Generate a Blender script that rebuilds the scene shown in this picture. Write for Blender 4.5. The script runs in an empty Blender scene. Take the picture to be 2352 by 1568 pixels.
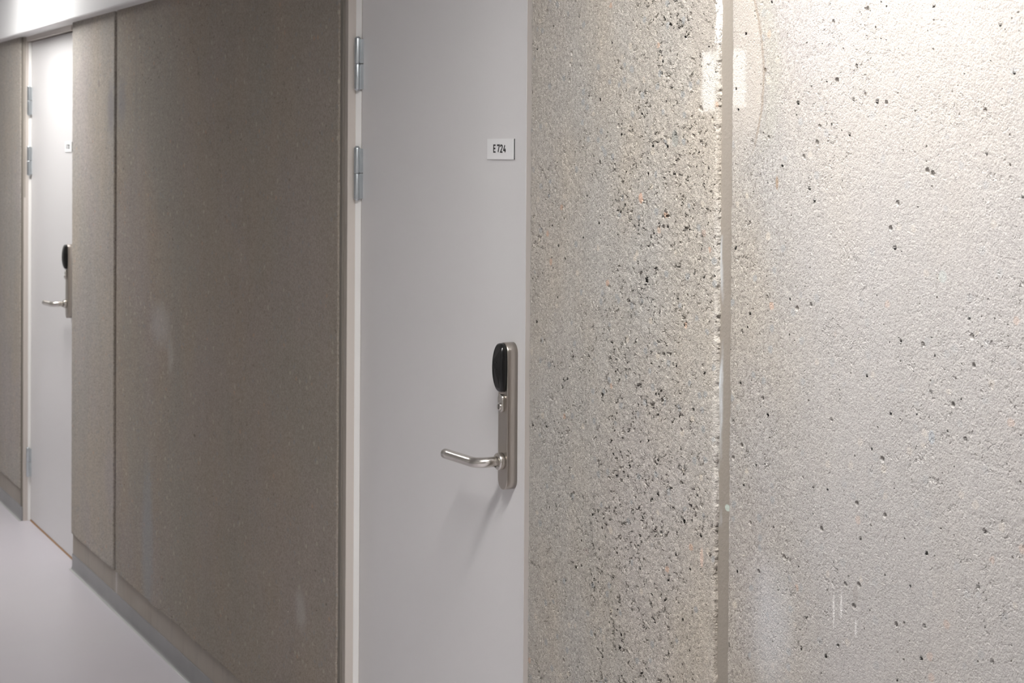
import bpy, math, random
import numpy as np
from mathutils import Vector
PI = math.pi
col = bpy.context.scene.collection
rng = np.random.default_rng(7)

# ------------------------------------------------------------ mesh helpers
class MB:
    def __init__(s): s.v = []; s.f = []; s.sm = []
    def add(s, vs, fs, smooth=False):
        o = len(s.v); s.v += [tuple(v) for v in vs]
        s.f += [tuple(i + o for i in f) for f in fs]; s.sm += [smooth] * len(fs)
        return s
    def box(s, x0, x1, y0, y1, z0, z1):
        v = [(x, y, z) for x in (x0, x1) for y in (y0, y1) for z in (z0, z1)]
        return s.add(v, [(0,1,3,2), (4,6,7,5), (0,4,5,1), (2,3,7,6), (0,2,6,4), (1,5,7,3)])
    def loft(s, rings, cap=True, smooth=True):
        n = len(rings[0]); vs = [p for r in rings for p in r]; fs = []
        for i in range(len(rings) - 1):
            for j in range(n):
                k = (j + 1) % n
                fs.append((i*n+j, i*n+k, (i+1)*n+k, (i+1)*n+j))
        s.add(vs, fs, smooth)
        if cap:
            s.add(rings[0], [tuple(range(n))[::-1]]); s.add(rings[-1], [tuple(range(n))])
        return s
    def tube(s, pts, rad, n=24, cap=True, smooth=True):
        pts = [Vector(p) for p in pts]; rings = []
        rad = rad if isinstance(rad, (list, tuple)) else [rad] * len(pts)
        up = None
        for i, p in enumerate(pts):
            a = pts[max(i-1, 0)]; b = pts[min(i+1, len(pts)-1)]
            t = (b - a).normalized()
            if up is None: up = Vector((0, 0, 1)) if abs(t.z) < .9 else Vector((1, 0, 0))
            u = (up - t * up.dot(t)).normalized(); w = t.cross(u); up = u
            rings.append([p + (u * math.cos(2*PI*k/n) + w * math.sin(2*PI*k/n)) * rad[i] for k in range(n)])
        return s.loft(rings, cap, smooth)
    def prism(s, prof, y0, y1, smooth=False):          # prof: closed list of (x, z)
        return s.loft([[(x, y0, z) for x, z in prof], [(x, y1, z) for x, z in prof]], True, smooth)
    def vprism(s, prof, z0, z1, smooth=False):         # prof: closed list of (x, y)
        return s.loft([[(x, y, z0) for x, y in prof], [(x, y, z1) for x, y in prof]], True, smooth)
    def build(s, name, mat, parent=None, bevel=0, fix=True):
        me = bpy.data.meshes.new(name); me.from_pydata(s.v, [], s.f)
        me.polygons.foreach_set('use_smooth', s.sm); me.update()
        if fix:
            import bmesh
            b = bmesh.new(); b.from_mesh(me)
            bmesh.ops.remove_doubles(b, verts=b.verts, dist=1e-6)
            bmesh.ops.recalc_face_normals(b, faces=b.faces); b.to_mesh(me); b.free()
        me.materials.append(mat)
        o = bpy.data.objects.new(name, me); col.objects.link(o); o.parent = parent
        if bevel:
            m = o.modifiers.new('bevel', 'BEVEL'); m.width = bevel; m.segments = 3
            m.limit_method = 'ANGLE'; m.angle_limit = math.radians(35); m.harden_normals = False
        return o

def empty(name, loc):
    o = bpy.data.objects.new(name, None); col.objects.link(o); o.location = loc
    o.empty_display_size = .1; return o
def tag(o, label, cat, group=None, kind=None):
    o['label'] = label; o['category'] = cat
    if group: o['group'] = group
    if kind: o['kind'] = kind
    return o
def copy_tree(o, parent=None, skip=()):
    c = o.copy(); col.objects.link(c); c.parent = parent
    for ch in list(o.children):
        copy_tree(ch, c)
    return c

# ------------------------------------------------------------ node helpers
class NT:
    def __init__(s, name):
        s.m = bpy.data.materials.new(name); s.m.use_nodes = True
        s.t = s.m.node_tree; s.b = s.t.nodes['Principled BSDF']; s.out = s.t.nodes['Material Output']
        tc = s.t.nodes.new('ShaderNodeTexCoord'); s.co = tc.outputs['Object']
        sp = s.t.nodes.new('ShaderNodeSeparateXYZ'); s.t.links.new(s.co, sp.inputs[0])
        s.X, s.Y, s.Z = sp.outputs
    def ln(s, a, inp):
        if isinstance(a, bpy.types.NodeSocket): s.t.links.new(a, inp)
        else:
            if isinstance(a, (tuple, list)) and len(a) == 3 and inp.type == 'RGBA': a = (*a, 1)
            inp.default_value = a
    def math(s, op, a, b=0.0, c=None, clamp=False):
        n = s.t.nodes.new('ShaderNodeMath'); n.operation = op; n.use_clamp = clamp
        s.ln(a, n.inputs[0]); s.ln(b, n.inputs[1])
        if c is not None: s.ln(c, n.inputs[2])
        return n.outputs[0]
    def mul(s, a, b): return s.math('MULTIPLY', a, b)
    def add(s, a, b): return s.math('ADD', a, b)
    def sub(s, a, b): return s.math('SUBTRACT', a, b)
    def ss(s, v, a, b, o0=0.0, o1=1.0):
        n = s.t.nodes.new('ShaderNodeMapRange'); n.interpolation_type = 'SMOOTHSTEP'
        s.ln(v, n.inputs['Value'])
        for k, q in zip(('From Min', 'From Max', 'To Min', 'To Max'), (a, b, o0, o1)): s.ln(q, n.inputs[k])
        return n.outputs[0]
    def scale(s, sc, off=(0, 0, 0)):
        n = s.t.nodes.new('ShaderNodeMapping'); s.ln(s.co, n.inputs[0])
        n.inputs['Scale'].default_value = sc; n.inputs['Location'].default_value = off
        return n.outputs[0]
    def noise(s, sc, det=3, rough=.55, vec=None, dist=0, col=False):
        n = s.t.nodes.new('ShaderNodeTexNoise'); s.ln(vec or s.co, n.inputs['Vector'])
        n.inputs['Scale'].default_value = sc; n.inputs['Detail'].default_value = det
        n.inputs['Roughness'].default_value = rough; n.inputs['Distortion'].default_value = dist
        return n.outputs['Color' if col else 'Fac']
    def voro(s, sc, vec=None, feat='F1'):
        n = s.t.nodes.new('ShaderNodeTexVoronoi'); s.ln(vec or s.co, n.inputs['Vector'])
        n.feature = feat; n.inputs['Scale'].default_value = sc
        return n.outputs['Distance'], n.outputs['Color']
    def sep(s, c):
        n = s.t.nodes.new('ShaderNodeSeparateColor'); s.ln(c, n.inputs[0]); return n.outputs
    def mix(s, f, a, b, mode='MIX'):
        n = s.t.nodes.new('ShaderNodeMix'); n.data_type = 'RGBA'; n.blend_type = mode
        s.ln(f, n.inputs[0]); s.ln(a, n.inputs[6]); s.ln(b, n.inputs[7]); return n.outputs[2]
    def ellipse(s, y, z, ry, rz, soft=.5, warp=.35, wsc=22):
        w = s.mul(s.sub(s.noise(wsc, 3), .5), warp * 2)
        a = s.math('DIVIDE', s.sub(s.Y, y), ry); b = s.math('DIVIDE', s.sub(s.Z, z), rz)
        d = s.math('SQRT', s.add(s.mul(a, a), s.mul(b, b)))
        return s.ss(s.add(d, w), 1 - soft, 1 + soft, 1.0, 0.0)
    def rect(s, y0, y1, z0, z1, e=.006, warp=.006):
        w = s.mul(s.sub(s.noise(60, 3), .5), warp * 2)
        yy = s.add(s.Y, w); zz = s.add(s.Z, w)
        m = s.mul(s.ss(yy, y0 - e, y0 + e), s.ss(yy, y1 - e, y1 + e, 1.0, 0.0))
        return s.mul(m, s.mul(s.ss(zz, z0 - e, z0 + e), s.ss(zz, z1 - e, z1 + e, 1.0, 0.0)))
    def set(s, **k):
        for a, v in k.items(): s.ln(v, s.b.inputs[a.replace('_', ' ')])
        return s
    def bump(s, h, dist, strength=1.0):
        n = s.t.nodes.new('ShaderNodeBump'); n.inputs['Distance'].default_value = dist
        n.inputs['Strength'].default_value = strength; s.ln(h, n.inputs['Height'])
        s.t.links.new(n.outputs[0], s.b.inputs['Normal'])
    def disp(s, h):
        n = s.t.nodes.new('ShaderNodeDisplacement'); s.ln(h, n.inputs['Height'])
        n.inputs['Midlevel'].default_value = 0; n.inputs['Scale'].default_value = 1
        s.t.links.new(n.outputs[0], s.out.inputs['Displacement'])
        s.m.displacement_method = 'BOTH'

def plain(name, c, rough=.5, metal=0, spec=.5, **k):
    n = NT(name); n.set(Base_Color=c, Roughness=rough, Metallic=metal, Specular_IOR_Level=spec, **k)
    return n

# ------------------------------------------------------------ concrete
def concrete(name, grain, coarse, pitd, extra=None, speck=.55, warm=(.387, .351, .304), cool=(.365, .351, .335), lilac=(.378, .354, .340)):
    n = NT(name)
    fine = n.noise(400, 3, .65)
    mid = n.noise(75, 3, .6)
    fine2 = n.noise(170, 3, .65)
    # exposed aggregate grains
    vd, vc = n.voro(210); vr = n.sep(vc)
    rough_mask = n.ss(n.noise(5, 2, .5), .42, .62)
    if coarse > 1:                     # honeycombed zone left of the joint
        g = n.math('SUBTRACT', n.Y, n.add(n.mul(n.Z, -.10), 2.575))
        g = n.math('ABSOLUTE', g)
        zone = n.ss(n.add(g, n.mul(n.sub(n.noise(9, 3), .5), .34)), .05, .24, 1.0, 0.0)
        rough_mask = n.math('MAXIMUM', zone, n.mul(rough_mask, .55))
    # round air holes of random size
    pd, pc = n.voro(42); pr = n.sep(pc)
    wob = n.mul(n.sub(mid, .5), .10)
    rad = n.sub(n.mul(n.math('POWER', pr[0], 4.0), .20), .015)
    pit = n.ss(n.add(pd, wob), n.mul(rad, .7), n.add(rad, .012), 1.0, 0.0)
    qd, qc = n.voro(85, n.scale((1, 1, 1), (3.1, 1.7, .3))); qr = n.sep(qc)
    rad2 = n.sub(n.mul(n.math('POWER', qr[1], 2.4), .20), .02)
    pit2 = n.ss(n.add(qd, wob), n.mul(rad2, .7), n.add(rad2, .02), 1.0, 0.0)
    # ragged torn-out cavities in the rough zone
    cav = n.ss(n.noise(105, 3, .6, dist=.5), .56, .65)
    cav = n.mul(n.mul(cav, rough_mask), n.ss(n.noise(24, 2, .5), .40, .56))
    h = n.mul(n.sub(fine, .5), .0020 * grain)
    h = n.add(h, n.mul(n.sub(fine2, .5), .0016 * grain))
    h = n.add(h, n.mul(n.sub(.5, vd), .0007 * grain))
    h = n.add(h, n.mul(n.mul(n.sub(mid, .5), n.add(.35, rough_mask)), .0024 * coarse))
    h = n.sub(h, n.mul(pit, .0042 * pitd)); h = n.sub(h, n.mul(pit2, .0028 * pitd))
    h = n.sub(h, n.mul(cav, .0036 * coarse))
    n.disp(h)
    # colour: warm/cool clouds, vertical weathering, mineral grains, single stones
    cl = n.ss(n.noise(3.0, 3, .55, n.scale((1, 1, .55))), .35, .65)
    c = n.mix(cl, warm, cool)
    c = n.mix(n.mul(n.ss(n.noise(2.3, 3, .55, n.scale((1, 1, .7), (4.1, 2.2, 7.7))), .48, .66), .8), c, lilac)
    st = n.noise(14, 3, .6, n.scale((1, 1, .10)))
    c = n.mix(n.ss(st, .35, .75, 0.0, .22), c, (.29, .27, .245))
    gr = n.add(.84, n.mul(vr[0], .32))
    comb = n.t.nodes.new('ShaderNodeCombineColor')
    for i in range(3): n.ln(gr, comb.inputs[i])
    c = n.mix(1.0, c, comb.outputs[0], 'MULTIPLY')
    dk = n.ss(n.noise(270, 2, .55), .575, .65)                            # dark sand grains
    c = n.mix(n.mul(dk, speck), c, (.15, .132, .112))
    dk2 = n.ss(n.noise(120, 3, .6, n.scale((1, 1, .8), (1.3, 9.1, 4.2))), .615, .675)
    c = n.mix(n.mul(dk2, speck), c, (.17, .155, .135))
    lt = n.ss(n.noise(210, 2, .55, n.scale((1, 1, 1), (5.5, 1.1, 3.3))), .64, .72)
    c = n.mix(n.mul(lt, .5), c, (.66, .61, .53))
    sd, sc = n.voro(40, n.scale((1, 1, 1), (.7, 5.3, 2.2))); sr = n.sep(sc)
    sm = n.mul(n.ss(n.add(sd, n.mul(n.sub(fine2, .5), .3)), .20, .28, 1.0, 0.0), n.ss(sr[0], .80, .82))
    stone = n.mix(n.ss(sr[1], .70, .72), (.30, .31, .31), (.52, .47, .40))
    stone = n.mix(n.ss(sr[2], .93, .94), stone, (.50, .34, .25))
    c = n.mix(n.mul(sm, .7), c, stone)
    if extra: c = extra(n, c)
    n.set(Base_Color=c, Roughness=.92, Specular_IOR_Level=.25)
    return n.m

def stains_A(n, c):
    c = n.mix(n.mul(n.ellipse(2.300, 1.800, .040, .060, .6), .5), c, (.33, .30, .27))
    c = n.mix(n.mul(n.rect(2.262, 2.300, 1.665, 1.755), .7), c, (.68, .65, .60))
    w = n.ss(n.add(n.Y, n.mul(n.sub(n.noise(120, 3), .5), .03)), 2.266, 2.259, 0, 1)
    w = n.mul(w, n.math('MAXIMUM', n.ss(n.Z, 1.755, 1.775), n.mul(n.rect(2.24, 2.28, 1.05, 1.52, .03), .25)))
    c = n.mix(n.mul(w, .7), c, (.72, .70, .67))
    c = n.mix(n.mul(n.ellipse(2.378, 1.622, .010, .014, .1, .1), .85), c, (.30, .30, .275))
    c = n.mix(n.mul(n.ellipse(2.482, 1.523, .006, .009, .1, .1), .85), c, (.56, .38, .29))
    c = n.mix(n.mul(n.ellipse(2.290, .965, .005, .016, .2, .2), .8), c, (.62, .48, .40))
    e = n.ss(n.Y, 2.80, 2.885)                       # smoother, greyer rim by the door
    c = n.mix(n.mul(e, .25), c, (.38, .35, .31))
    return c
def stains_B(n, c):
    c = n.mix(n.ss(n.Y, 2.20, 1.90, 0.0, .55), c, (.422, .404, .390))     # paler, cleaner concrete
    c = n.mix(n.mul(n.ellipse(2.188, 1.800, .030, .050, .6), .6), c, (.33, .30, .265))
    dz = n.sub(n.Z, 1.715); f = n.add(2.134, n.mul(n.mul(dz, dz), 2.0))
    d = n.sub(n.add(n.Y, n.mul(n.sub(n.noise(45, 2), .5), .006)), f)
    zr = n.mul(n.ss(n.Z, 1.58, 1.64), n.ss(n.Z, 1.83, 1.86, 1.0, 0.0))
    inside = n.mul(n.mul(n.ss(d, 0, .006), n.ss(n.Z, 1.56, 1.68)), .85)
    c = n.mix(inside, c, (.42, .385, .345))
    line = n.mul(n.mul(n.ss(n.math('ABSOLUTE', d), .0005, .0045, 1.0, 0.0), zr), .75)
    c = n.mix(line, c, (.30, .25, .20))
    d2 = n.math('ABSOLUTE', n.sub(d, -.026))
    c = n.mix(n.mul(n.mul(n.ss(d2, .002, .03, 1.0, 0.0), zr), .35), c, (.36, .35, .30))
    c = n.mix(n.mul(n.rect(2.181, 2.222, 1.668, 1.755), .6), c, (.62, .59, .54))
    c = n.mix(n.mul(n.ellipse(2.105, .90, .045, .085, .8), .28), c, (.60, .63, .68))
    for y, z, rz in ((1.955, .962, .022), (1.938, .973, .016), (1.906, .950, .012)):
        c = n.mix(n.mul(n.ellipse(y, z, .0022, rz, .4, .5, 60), .5), c, (.78, .77, .75))
    c = n.mix(n.mul(n.ellipse(1.907, .995, .006, .012, .1, .1), .8), c, (.33, .31, .29))
    c = n.mix(n.mul(n.ellipse(1.736, 1.443, .008, .008, .1, .1), .7), c, (.40, .42, .40))
    c = n.mix(n.mul(n.ellipse(1.754, 1.234, .006, .009, .1, .1), .7), c, (.36, .38, .40))
    c = n.mix(n.mul(n.ellipse(2.098, 1.556, .0035, .010, .2, .2), .8), c, (.30, .22, .15))
    return c
def stains_shade_C(n, c):
    c = n.mix(n.mul(n.ellipse(5.40, 1.045, .10, .06, .6), .30), c, (.56, .57, .58))
    c = n.mix(n.mul(n.ellipse(5.29, .96, .03, .05, .6), .30), c, (.56, .55, .55))
    c = n.mix(n.mul(n.ellipse(4.111, .448, .035, .045, .6), .45), c, (.58, .57, .56))
    c = n.mix(n.mul(n.ellipse(5.55, .33, .06, .24, .6), .45), c, (.33, .36, .39))
    c = n.mix(n.mul(n.ellipse(5.90, 1.76, .05, .07, .6), .6), c, (.26, .25, .26))
    v = n.mul(n.ss(n.math('ABSOLUTE', n.sub(n.Y, 5.71)), .004, .018, 1.0, 0.0), n.ss(n.Z, 1.3, 1.8))
    c = n.mix(n.mul(v, .35), c, (.28, .26, .24))
    c = n.mix(n.mul(n.ellipse(5.028, .749, .010, .005, .2, .2), .8), c, (.14, .12, .10))
    c = n.mix(n.ss(n.Y, 5.6, 4.8, 0, .30), c, (.25, .208, .165))           # brown weathering, deepened to paint in the dimness between the lamps
    return c
def stains_D(n, c):
    c = n.mix(n.mul(n.ellipse(6.05, 1.74, .05, .08, .6), .6), c, (.27, .26, .27))
    c = n.mix(n.mul(n.ellipse(6.22, 1.83, .012, .012, .2), .6), c, (.24, .22, .20))
    return c

M_A = concrete('coarse_pitted_concrete', 1.0, 1.35, 1.0, stains_A, .40, (.423, .381, .326), (.395, .377, .349), (.419, .389, .365))
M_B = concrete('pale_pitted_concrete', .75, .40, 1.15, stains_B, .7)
M_C = concrete('brown_grey_concrete', .75, .5, .8, stains_shade_C, .45, (.376, .321, .266), (.345, .314, .273), (.366, .321, .294))
M_D = concrete('weathered_concrete', .75, .5, .8, stains_D, .45, (.440, .392, .334), (.414, .387, .352), (.427, .387, .365))

# smooth cast concrete of the wall core (plinth, joint bed, reveals)
n = NT('smooth_concrete')
c = n.mix(n.ss(n.noise(4, 4, .6), .35, .65), (.40, .360, .312), (.41, .375, .332))
c = n.mix(n.ss(n.noise(25, 4, .6, n.scale((1, 1, .2))), .45, .75, 0, .35), c, (.27, .245, .22))
c = n.mix(n.ss(n.math('ABSOLUTE', n.sub(n.Y, 2.24)), .04, .05, 1.0, 0.0), c, (.268, .238, .205))   # mortar in the joint
pt = n.mul(n.rect(2.2490, 2.2700, 1.02, 1.47, .004, .003), n.ss(n.noise(20, 3, .6, n.scale((1, 1, .3))), .42, .62))
c = n.mix(n.mul(pt, .75), c, (.62, .66, .70))
c = n.mix(n.mul(n.ellipse(2.2326, 1.053, .007, .005, .2, .3), .8), c, (.50, .58, .52))
c = n.mix(n.mul(n.ellipse(5.985, .09, .012, .10, .4, .4), .5), c, (.62, .62, .62))
pd, pc = n.voro(150); pr = n.sep(pc)
rad = n.mul(n.math('POWER', pr[0], 6.0), .34)
pit = n.ss(pd, n.mul(rad, .6), n.add(rad, .02), 1.0, 0.0)
n.bump(n.add(n.mul(pit, -1.0), n.mul(n.noise(150, 4, .6), .5)), .0016)
n.set(Base_Color=c, Roughness=.85, Specular_IOR_Level=.3)
M_S = n.m

n = plain('white_painted_board', (.80, .80, .80), .5)
n.bump(n.noise(60, 2), .0002); M_WHITE = n.m
n = plain('grey_wall_paint', (.44, .435, .43), .7); n.bump(n.noise(120, 3), .0003); M_PAINT = n.m
n = plain('ceiling_paint', (.66, .66, .655), .85); n.bump(n.noise(200, 3), .0003); M_CEIL = n.m
n = NT('grey_door_laminate')
c = n.mix(n.ss(n.noise(2, 2), .3, .7), (.735, .722, .720), (.745, .732, .731))
n.set(Base_Color=c, Roughness=n.add(.30, n.mul(n.noise(40, 3), .04)), Specular_IOR_Level=.45)
n.bump(n.noise(180, 2), .00004); M_LEAF = n.m
n = plain('cream_frame_lacquer', (.60, .55, .505), .38); n.bump(n.noise(90, 2), .00006); M_FRAME = n.m
n = plain('frame_lacquer_lit', (.86, .85, .83), .38); M_FRAME2 = n.m  # whiter than the lining: light on the chamfer put into its colour
n = NT('zinc_hinge_steel')
n.set(Base_Color=n.mix(n.noise(60, 3), (.52, .57, .60), (.68, .72, .74)), Metallic=1.0, Roughness=.30)
M_ZINC = n.m
def brushed(name, c1, c2, sc, rough, aniso=0):
    n = NT(name)
    v = n.scale(sc)
    s_ = n.noise(1, 3, .6, v)
    n.set(Base_Color=n.mix(s_, c1, c2), Metallic=1.0, Roughness=n.add(rough, n.mul(s_, .08)))
    n.bump(s_, .00005); return n.m
M_STEEL = brushed('brushed_steel_plate', (.44, .40, .36), (.56, .52, .475), (900, 900, 15), .27)
M_STEEL2 = brushed('satin_steel_lever', (.60, .57, .53), (.72, .69, .65), (60, 500, 500), .22)
n = plain('black_plastic', (.008, .008, .008), .22, 0, .35); n.bump(n.noise(900, 2), .00003); M_BLACK = n.m
n = plain('old_brown_sealant', (.20, .18, .155), .7); n.bump(n.noise(150, 3), .0008); M_SEAL = n.m
M_DARK = plain('dark_gap', (.02, .018, .016), .8).m
n = plain('white_sign_plate', (.87, .87, .87), .35); M_SIGN = n.m
M_INK = plain('black_lettering', (.015, .015, .017), .5).m
n = NT('lilac_grey_vinyl_floor')
c = n.mix(n.ss(n.noise(.9, 3), .3, .7), (.61, .58, .62), (.63, .605, .635))
n.set(Base_Color=c, Roughness=.32, Specular_IOR_Level=.5)
M_FLOOR = n.m
n = NT('grey_vinyl_skirting')
c = n.mix(n.ss(n.noise(6, 3), .3, .7), (.219, .218, .218), (.249, .249, .249))
n.set(Base_Color=c, Roughness=.34); M_SKIRT = n.m
n = plain('pale_green_grey_weld', (.40, .41, .39), .3); M_WELD = n.m
M_WOOD = NT('raw_wood_edge')
M_WOOD.set(Base_Color=M_WOOD.mix(M_WOOD.noise(40, 3, .5, M_WOOD.scale((1, .1, 3))), (.36, .20, .10), (.52, .33, .18)), Roughness=.6)
M_WOOD = M_WOOD.m
LAMP_POWER = 178.0
n = NT('lamp_diffuser'); n.set(Base_Color=(.9, .9, .9), Roughness=.6, Emission_Color=(1.0, .985, .965), Emission_Strength=LAMP_POWER)
M_LAMP = n.m
n = NT('dimmed_lamp_diffuser'); n.set(Base_Color=(.9, .9, .9), Roughness=.6, Emission_Color=(1.0, .985, .965), Emission_Strength=LAMP_POWER * .64)  # same fixture, strength turned down so the far door is less bright
M_LAMP2 = n.m

# ------------------------------------------------------------ measures
PX, SX, LX = 1.500, 1.509, 1.540      # panel face, smooth core face, door leaf face
D1 = 2.974                            # latch edge of door 1
D2 = 6.755                       # latch edge of door 2
LW, LW2, LH = .844, .825, 2.0515                  # leaf width, top
HEAD = 2.075                          # underside of the white boxing

# ------------------------------------------------------------ wall core
def seg(b, y0, y1, z1=2.6, x0=SX): b.box(x0, 1.75, y0, y1, 0, z1)
w = MB()
FE1, FE2 = D1 + LW + .0128, D2 + LW2 + .0128      # far corners of the two openings
w.box(SX, 1.75, -4, 2.886, 0, 2.6)
w.box(SX, 1.529, FE1, 6.650, 0, 2.6); w.box(1.529, 1.75, FE1 + .014, 6.650, 0, 2.6)
w.box(SX, 1.529, FE2, 14, 0, 2.6); w.box(1.529, 1.75, FE2 + .014, 14, 0, 2.6)
w.box(SX, 1.75, 2.886, FE1, 2.095, 2.6)
w.box(SX, 1.75, 6.650, FE2, 2.095, 2.6)
wall = w.build('wall_right', M_S, bevel=.0015)
tag(wall, 'long concrete corridor wall with two doors and vertical panel joints', 'wall', kind='structure')

def graded(a, b, step, lo=None, hi=None, coarse=.05):
    if lo is None: lo, hi = a, b
    lo = max(lo, a); hi = min(hi, b); out = []
    if lo > a: out += list(np.linspace(a, lo, max(2, int((lo - a) / coarse) + 1))[:-1])
    out += list(np.linspace(lo, hi, max(2, int((hi - lo) / step) + 1)))
    if hi < b: out += list(np.linspace(hi, b, max(2, int((b - hi) / coarse) + 1))[1:])
    return np.array(out)
def noise1(z, sc, seed):
    r = np.random.default_rng(seed); k = r.normal(size=4000)
    t = (z + 5) * sc; i = np.floor(t).astype(int); f = t - i; f = f * f * (3 - 2 * f)
    return k[i % 4000] * (1 - f) + k[(i + 1) % 4000] * f
def concrete_panel(name, y0, y1, z0, z1, mat, dy, dz, ylo=None, yhi=None, zlo=None, zhi=None, jit=.0010, r=.0045, seed=1):
    """precast slab: front face grid with rounded, ragged arrises and solid returns behind"""
    back = SX + .004
    ys = graded(y0 + r, y1 - r, dy, ylo, yhi); zs = graded(z0 + r, z1 - r, dz, zlo, zhi)
    arc = [(1 - math.cos(a), 1 - math.sin(a)) for a in np.linspace(0, PI / 2, 5)[:-1]]
    Y = [y0, y0] + [y0 + r * a for a, b in arc][1:] + list(ys) + [y1 - r * a for a, b in arc][1:][::-1] + [y1, y1]
    DX = [back - PX, r] + [r * b for a, b in arc][1:] + [0] * len(ys) + [r * b for a, b in arc][1:][::-1] + [r, back - PX]
    Zr = [z0, z0] + [z0 + r * a for a, b in arc][1:] + list(zs) + [z1 - r * a for a, b in arc][1:][::-1] + [z1, z1]
    DZ = [back - PX, r] + [r * b for a, b in arc][1:] + [0] * len(zs) + [r * b for a, b in arc][1:][::-1] + [r, back - PX]
    Y = np.array(Y); DX = np.array(DX); Zr = np.array(Zr); DZ = np.array(DZ)
    yy, zz = np.meshgrid(Y, Zr); dx = np.maximum(*np.meshgrid(DX, DZ))
    jl = jit * (noise1(Zr, 420, seed + 7) * .2 + noise1(Zr, 160, seed) * .5 + noise1(Zr, 45, seed + 1) * .8)
    jr = jit * (noise1(Zr, 420, seed + 8) * .2 + noise1(Zr, 160, seed + 2) * .5 + noise1(Zr, 45, seed + 3) * .8)
    jb = jit * 2.0 * (noise1(Y, 60, seed + 4) * .5 + noise1(Y, 18, seed + 5) * .8)
    wl = np.clip(1 - (Y - y0) / .012, 0, 1); wr = np.clip(1 - (y1 - Y) / .012, 0, 1)
    yy = yy + jl[:, None] * wl[None, :] + jr[:, None] * wr[None, :]
    zz = zz + jb[None, :] * np.clip(1 - (Zr - z0) / .02, 0, 1)[:, None]
    V = np.stack([PX + dx, yy, zz], -1).reshape(-1, 3)
    ny, nz = len(Y), len(Zr); i = np.arange(nz * ny).reshape(nz, ny)
    F = np.stack([i[:-1, :-1], i[1:, :-1], i[1:, 1:], i[:-1, 1:]], -1).reshape(-1, 4)
    me = bpy.data.meshes.new(name)
    me.vertices.add(len(V)); me.vertices.foreach_set('co', V.ravel())
    me.loops.add(F.size); me.loops.foreach_set('vertex_index', F.ravel())
    me.polygons.add(len(F)); me.polygons.foreach_set('loop_start', np.arange(0, F.size, 4))
    me.polygons.foreach_set('use_smooth', np.ones(len(F), bool))
    me.update(calc_edges=True); me.validate()
    me.materials.append(mat)
    o = bpy.data.objects.new(name, me); col.objects.link(o); o.parent = wall
    return o
P = 'concrete_panel'
o = concrete_panel(P, 2.2570, 2.880, .136, 2.12, M_A, .0012, .0012, zlo=.57, zhi=1.90, seed=11); o['label'] = 'coarse pitted panel between the near door and the joint'
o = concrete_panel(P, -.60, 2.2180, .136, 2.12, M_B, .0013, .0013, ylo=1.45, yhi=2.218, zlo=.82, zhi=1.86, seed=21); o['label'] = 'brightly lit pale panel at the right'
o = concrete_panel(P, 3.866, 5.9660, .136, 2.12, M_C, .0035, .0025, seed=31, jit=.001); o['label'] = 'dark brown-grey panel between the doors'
o = concrete_panel(P, 6.0020, 6.640, .136, 2.12, M_D, .005, .004, seed=41, jit=.001); o['label'] = 'narrow panel beside the far door'
o = concrete_panel(P, 7.620, 9.750, .136, 2.12, M_D, .006, .005, seed=51, jit=.001, ylo=7.62, yhi=8.4); o['label'] = 'panel beyond the far door'

for ya, yb in ((3.850, 3.868), (7.606, 7.622)):
    o = MB().box(1.5045, SX + .002, ya, yb, .06, HEAD + .01).build('joint_sealant', M_SEAL, wall, .001)
    o['label'] = 'dark brown sealant line beside the door'

# ------------------------------------------------------------ skirting
def skirting(y0, y1):
    b = MB()
    prof = [(SX + .002, .058), (SX - .0015, .0585), (SX - .003, .056), (SX - .003, .018), (SX - .0034, .010),
            (SX - .0046, .005), (SX - .0066, .0022), (SX - .009, .0012), (SX - .009, 0), (SX + .002, 0)]
    b.prism(prof, y0, y1)
    o = b.build('baseboard_right', M_SKIRT)
    c = MB().prism([(SX - .009, 0.0), (SX - .009, .0015), (SX - .0138, .0013), (SX - .0150, .0005), (SX - .0150, 0.0)], y0, y1)
    c.build('weld_strip', M_WELD, o)['label'] = 'paler weld line along the floor'
    return o
tag(skirting(FE1 + .001, 6.648), 'grey coved vinyl skirting between the two doors', 'skirting board', kind='structure')
tag(skirting(FE2 + .001, 13.9), 'grey coved vinyl skirting beyond the far door', 'skirting board', kind='structure')
tag(skirting(-3.9, 2.884), 'grey coved vinyl skirting before the near door', 'skirting board', kind='structure')

# ------------------------------------------------------------ white boxing along the top
b = MB()
b.prism([(1.455, 2.60), (1.455, HEAD + .004), (1.459, HEAD), (SX + .03, HEAD), (SX + .03, 2.60)], -3.95, 13.95)
tag(b.build('trim_1', M_WHITE, bevel=.002), 'white painted boxing running along the top of the concrete wall', 'trim', kind='structure')

# ------------------------------------------------------------ room shell
tag(MB().box(-1.2, 1.75, -4, 14, -.1, 0).build('floor', M_FLOOR), 'glossy pale lilac-grey vinyl corridor floor', 'floor', kind='structure')
tag(MB().box(-1.2, 1.75, -4, 14, 2.6, 2.7).build('ceiling', M_CEIL), 'white corridor ceiling', 'ceiling', kind='structure')
tag(MB().box(-1.1, -.95, -4, 14, 0, 2.6).build('wall_left', M_PAINT), 'pale painted wall opposite the concrete wall', 'wall', kind='structure')
tag(MB().box(-1.2, 1.75, 14, 14.1, 0, 2.6).build('wall_back', M_PAINT), 'pale end wall of the corridor', 'wall', kind='structure')
tag(MB().box(-1.2, 1.75, -4.1, -4, 0, 2.6).build('wall_front', M_PAINT), 'pale end wall behind the viewer', 'wall', kind='structure')

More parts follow.
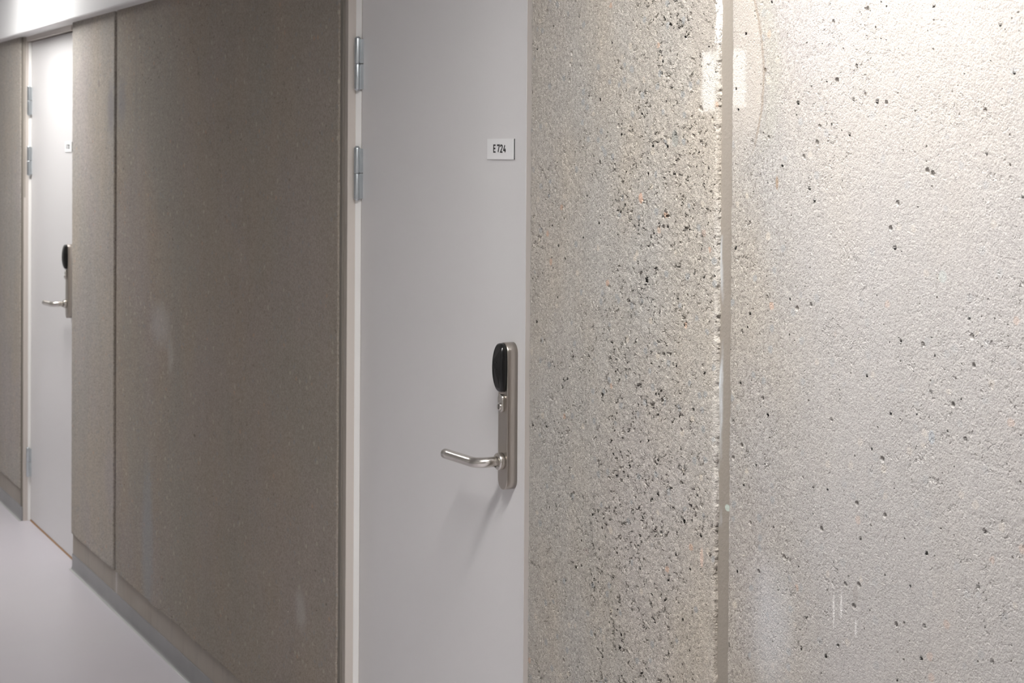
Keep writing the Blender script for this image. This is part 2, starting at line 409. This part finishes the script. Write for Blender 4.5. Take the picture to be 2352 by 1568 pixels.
# ------------------------------------------------------------ ceiling lights (across the corridor)
def ceiling_light(y, lab, lamp=M_LAMP):
    r = empty('ceiling_light', (.82, y, 2.6))
    tag(r, lab, 'ceiling light', 'strip lights across the corridor ceiling')
    h = MB().box(-.53, .53, -.07, .07, -.045, 0)
    h.box(-.53, .53, -.07, -.058, -.080, -.045); h.box(-.53, .53, .058, .07, -.080, -.045)
    h.box(-.53, -.512, -.058, .058, -.080, -.045); h.box(.512, .53, -.058, .058, -.080, -.045)
    h.build('lamp_housing', M_WHITE, r, .003)
    MB().box(-.505, .505, -.052, .052, -.062, -.0452).build('diffuser', lamp, r)
    return r
ceiling_light(1.80, 'strip light across the ceiling before the near door')
ceiling_light(6.95, 'strip light across the ceiling at the far door', M_LAMP2)
ceiling_light(12.1, 'strip light across the ceiling farthest down the corridor')
ceiling_light(-3.3, 'strip light across the ceiling behind the viewer')

# ------------------------------------------------------------ doors (local: y from latch edge, x world - LX)
def stadium(hw, hh, n=14):
    """points (y, z) of a stadium, half width hw, half height hh"""
    s = hh - hw; pts = []
    for k in range(n + 1):
        a = PI * k / n; pts.append((hw * math.cos(a), s + hw * math.sin(a)))
    for k in range(n + 1):
        a = PI + PI * k / n; pts.append((hw * math.cos(a), -s + hw * math.sin(a)))
    return pts
def oval(hw, hh, n=40, e=2.6):
    out = []
    for k in range(n):
        a = 2 * PI * k / n; c, s_ = math.cos(a), math.sin(a)
        out.append((hw * math.copysign(abs(c) ** (2/e), c), hh * math.copysign(abs(s_) ** (2/e), s_)))
    return out

def make_door(name, loc, LW):
    r = empty(name, loc)
    # lining: hinge jamb, latch jamb, head; profiles in (x, y)
    f = MB()
    f.vprism([(-.030, LW + .0125), (-.0295, LW + .012), (-.0098, LW + .012), (-.0008, LW + .0012), (.060, LW + .0010),
              (.060, LW + .0265), (-.0108, LW + .0265), (-.0108, LW + .0127), (-.030, LW + .0127)], 0, HEAD + .020)
    f.vprism([(-.0025, -.088), (-.0025, -.0055), (-.0015, -.0045), (.060, -.0045), (.060, -.088)], 0, HEAD + .020)
    f.box(-.020, .060, -.0045, LW + .0115, LH + .004, HEAD + .020)
    f.build('door_frame', M_FRAME, r)['label'] = 'cream lacquered door lining'
    g = MB()
    g.vprism([(-.0106, LW + .0118), (-.0006, LW + .0002), (-.0001, LW + .0010), (-.0098, LW + .0124)], .002, LH)  # chamfer facing the near lamp, its brightness painted in
    g.build('frame_chamfer_lit', M_FRAME2, r)['label'] = 'chamfer of the door lining, coloured paler to look lit'
    MB().box(0, .040, 0, LW, .007, LH).build('door_leaf', M_LEAF, r, .0012)
    MB().box(-.002, .050, -.004, LW + .004, 0, .005).build('threshold', M_WOOD, r)['label'] = 'thin raw wood strip under the door'
    MB().box(.042, .058, -.004, LW + .0002, .005, LH + .003).build('rebate', M_DARK, r)['label'] = 'dark rebate behind the leaf'
    # hinges
    def hinge(z1):
        h = MB()
        ax, ay, R = -.0125, LW - .0030, .0073
        H = .122; mid = z1 - H / 2
        def knuckle(a, bz):
            e = .0012
            h.tube([(ax, ay, a), (ax, ay, a + e), (ax, ay, a + 2*e), (ax, ay, bz - 2*e), (ax, ay, bz - e), (ax, ay, bz)],
                   [R * .86, R * .97, R, R, R * .97, R * .86], 28)
        knuckle(z1 - H, mid - .0008); knuckle(mid + .0008, z1)
        hg = h.build('hinge', M_ZINC, r)
        p = MB()
        p.tube([(ax, ay, z1 - H - .003), (ax, ay, z1 - H - .0015), (ax, ay, z1 + .0015), (ax, ay, z1 + .003)], [R*.45, R*.7, R*.7, R*.45], 20)
        p.build('hinge_pin', M_ZINC, hg)
        for za, zb in ((z1 - H + .001, mid - .001), (mid + .001, z1 - .003)):
            q = MB(); q.box(ax + .004, .0003, ay - R - .0003, ay - R + .0032, za, zb)
            q.build('hinge_flange', M_ZINC, hg, .0008)
        return hg
    hinge(1.8637); hinge(1.6065); hinge(.3155)
    # long steel lock plate
    y0, z0 = .050, 1.0842
    st = stadium(.0200, .1435); T = -.0225
    def ring(x, k=0): return [(x, y0 + y * (1 - k / .0200), z0 + z * (1 - k / .1435)) for y, z in st]
    lp = MB().loft([ring(0), ring(T + .0012), ring(T + .0004, .0004), ring(T, .0013)]).build('lock_plate', M_STEEL, r)
    lp['label'] = 'long brushed steel lock plate with rounded ends'
    # black card reader: oval shell, thinner towards its ends
    zc = 1.1790; ov = oval(.0192, .0475, 48, 2.9)
    def rr(ky, kz, d, curve): 
        return [(T - d * (1 - curve * (z * kz / .0475) ** 2), y0 + y * ky, zc + z * kz) for y, z in ov]
    cr = MB().loft([[(T + .0005, y0 + y, zc + z) for y, z in ov], rr(1, 1, .006, .25), rr(.985, .985, .0125, .38), rr(.93, .96, .0146, .42), rr(.85, .91, .0154, .42)], True)
    rd = cr.build('card_reader', M_BLACK, lp)
    q = MB()
    for dz in (.010, -.004): q.tube([(T - .0145, y0 + .004, zc + dz), (T - .0152, y0 + .004, zc + dz)], .0011, 12)
    q.build('reader_light', M_DARK, lp)
    # key cylinder: oval collar with a round plug and slot
    zk = 1.1095
    ok = stadium(.0098, .0178)
    cy = MB().loft([[(T + .0005, y0 + y, zk + z) for y, z in ok], [(T - .0052, y0 + y, zk + z) for y, z in ok],
                    [(T - .0060, y0 + y * .92, zk + z * .96) for y, z in ok]]).build('key_cylinder', M_STEEL2, lp)
    pl = MB().tube([(T - .005, y0, zk - .0065), (T - .0082, y0, zk - .0065), (T - .0088, y0, zk - .0065)], [.0072, .0072, .0064], 28)
    pl.build('cylinder_plug', M_STEEL2, lp)
    MB().box(T - .0092, T - .0080, y0 - .0011, y0 + .0011, zk - .0110, zk - .0020).build('key_slot', M_DARK, lp)
    # lever: collar + bent round bar
    zl = .9965; yl = y0
    MB().tube([(T + .0005, yl, zl), (T - .0105, yl, zl), (T - .0120, yl, zl), (T - .0122, yl, zl)], [.0165, .0165, .0152, .0125], 40).build('lever_collar', M_STEEL2, lp)
    XL = -.075; Rb = .027
    pts = [(T - .008, yl, zl), (XL + Rb, yl, zl)]
    for k in range(1, 15):
        a = (PI / 2) * k / 14
        pts.append((XL + Rb - Rb * math.sin(a), yl + Rb - Rb * math.cos(a), zl - .0022 * k / 14))
    pts += [(XL, yl + .130, zl - .0048), (XL, yl + .152, zl - .0054), (XL, yl + .153, zl - .0054)]
    rad = [.0100] * (len(pts) - 1) + [.0090]
    lv = MB().tube(pts, rad, 32).build('lever_handle', M_STEEL2, lp); lv['label'] = 'satin steel lever handle'
    MB().tube([(T - .0165, yl - .003, zl - .0088), (T - .0165, yl - .0031, zl - .0103)], .0020, 14).build('set_screw', M_DARK, lp)
    return r
door1 = make_door('door_1', (LX, D1, 0), LW)
tag(door1, 'near pale grey door with steel lever handle and two visible hinges', 'door', kind='structure')
door2 = make_door('door_2', (LX, D2, 0), LW2)
tag(door2, 'far brightly lit grey door beyond the dark concrete panel', 'door', kind='structure')

# ------------------------------------------------------------ room number plates
GL = {  # strokes on a 1 x 2 cell, narrow sign lettering
 'E': [[(.95, 2), (.1, 2), (.1, 0), (.95, 0)], [(.1, 1.02), (.85, 1.02)]],
 '7': [[(.05, 1.72), (.05, 2), (.95, 2), (.35, 0)]],
 '2': [[(.05, 1.45), (.05, 1.7), (.2, 1.92), (.45, 2), (.7, 1.94), (.88, 1.72), (.88, 1.42), (.70, 1.0), (.08, 0), (.95, 0)]],
 '4': [[(.62, 2), (.08, .52), (1.0, .52)], [(.75, 1.05), (.75, -.08)]],
}
def stroke(b, pts, w, X, oy, oz, sx, sz):
    P2 = [Vector((oy - x * sx, oz + z * sz)) for x, z in pts]; L = []; R = []
    for i, p in enumerate(P2):
        d1 = (P2[i] - P2[i-1]).normalized() if i else None
        d2 = (P2[i+1] - P2[i]).normalized() if i < len(P2) - 1 else None
        d1 = d1 or d2; d2 = d2 or d1
        n1 = Vector((-d1.y, d1.x)); n2 = Vector((-d2.y, d2.x)); m = (n1 + n2).normalized()
        k = w / 2 / max(.45, m.dot(n1)); L.append(p + m * k); R.append(p - m * k)
    for i in range(len(P2) - 1):
        q = [L[i], L[i+1], R[i+1], R[i]]
        v = [(X, a.x, a.y) for a in q] + [(X + .0004, a.x, a.y) for a in q]
        b.add(v, [(0,1,2,3), (7,6,5,4), (0,4,5,1), (1,5,6,2), (2,6,7,3), (3,7,4,0)])
def plate(y, z, text, lab):
    r = MB().box(-.0024, -.0003, -.0585, .0585, -.0203, .0203).build('room_number_plate', M_SIGN, None, .0003)
    r.location = (LX, y, z); tag(r, lab, 'door sign', 'room number plates on the doors')
    e = MB().box(-.0020, -.0001, -.0591, -.0586, -.0203, .0203); e.build('plate_edge', M_INK, r)['label'] = 'black side edge of the plate'
    t = MB(); sx, sz = .0096, .0068; cur = .0300
    for ch in text:
        if ch == ' ': cur -= .0036; continue
        for s_ in GL[ch]: stroke(t, s_, .0030, -.0028, cur, -.0058, sx, sz)
        cur -= .0136
    t.build('lettering', M_INK, r)
    return r
plate(3.0817, 1.6037, 'E 724', 'small white plate reading E 724 on the near grey door')
plate(6.873, 1.6055, 'E 722', 'small white number plate on the far brightly lit door')

# ------------------------------------------------------------ camera
cam = bpy.data.cameras.new('camera'); co = bpy.data.objects.new('camera', cam); col.objects.link(co)
co.location = (0, 0, 1.6); co.rotation_mode = 'XYZ'
from mathutils import Matrix
Rm = Matrix.Rotation(-.469656303, 3, 'Z') @ Matrix.Rotation(PI/2 - .0144484, 3, 'X') @ Matrix.Rotation(.00632839, 3, 'Z')
co.rotation_euler = Rm.to_euler('XYZ')
cam.sensor_width = 36; cam.lens = 4000 / 2352 * 36; cam.shift_y = -379.391922 / 2352
cam.clip_start = .05; cam.clip_end = 60
cam.dof.use_dof = True; cam.dof.focus_distance = 2.75; cam.dof.aperture_fstop = 15
bpy.context.scene.camera = co

w = bpy.data.worlds.new('world'); bpy.context.scene.world = w; w.use_nodes = True
w.node_tree.nodes['Background'].inputs[0].default_value = (.9, .93, 1, 1)
w.node_tree.nodes['Background'].inputs[1].default_value = .05
vs = bpy.context.scene.view_settings
vs.view_transform = 'Standard'; vs.look = 'None'; vs.gamma = 1; vs.use_curve_mapping = False
vs.exposure = 0.05
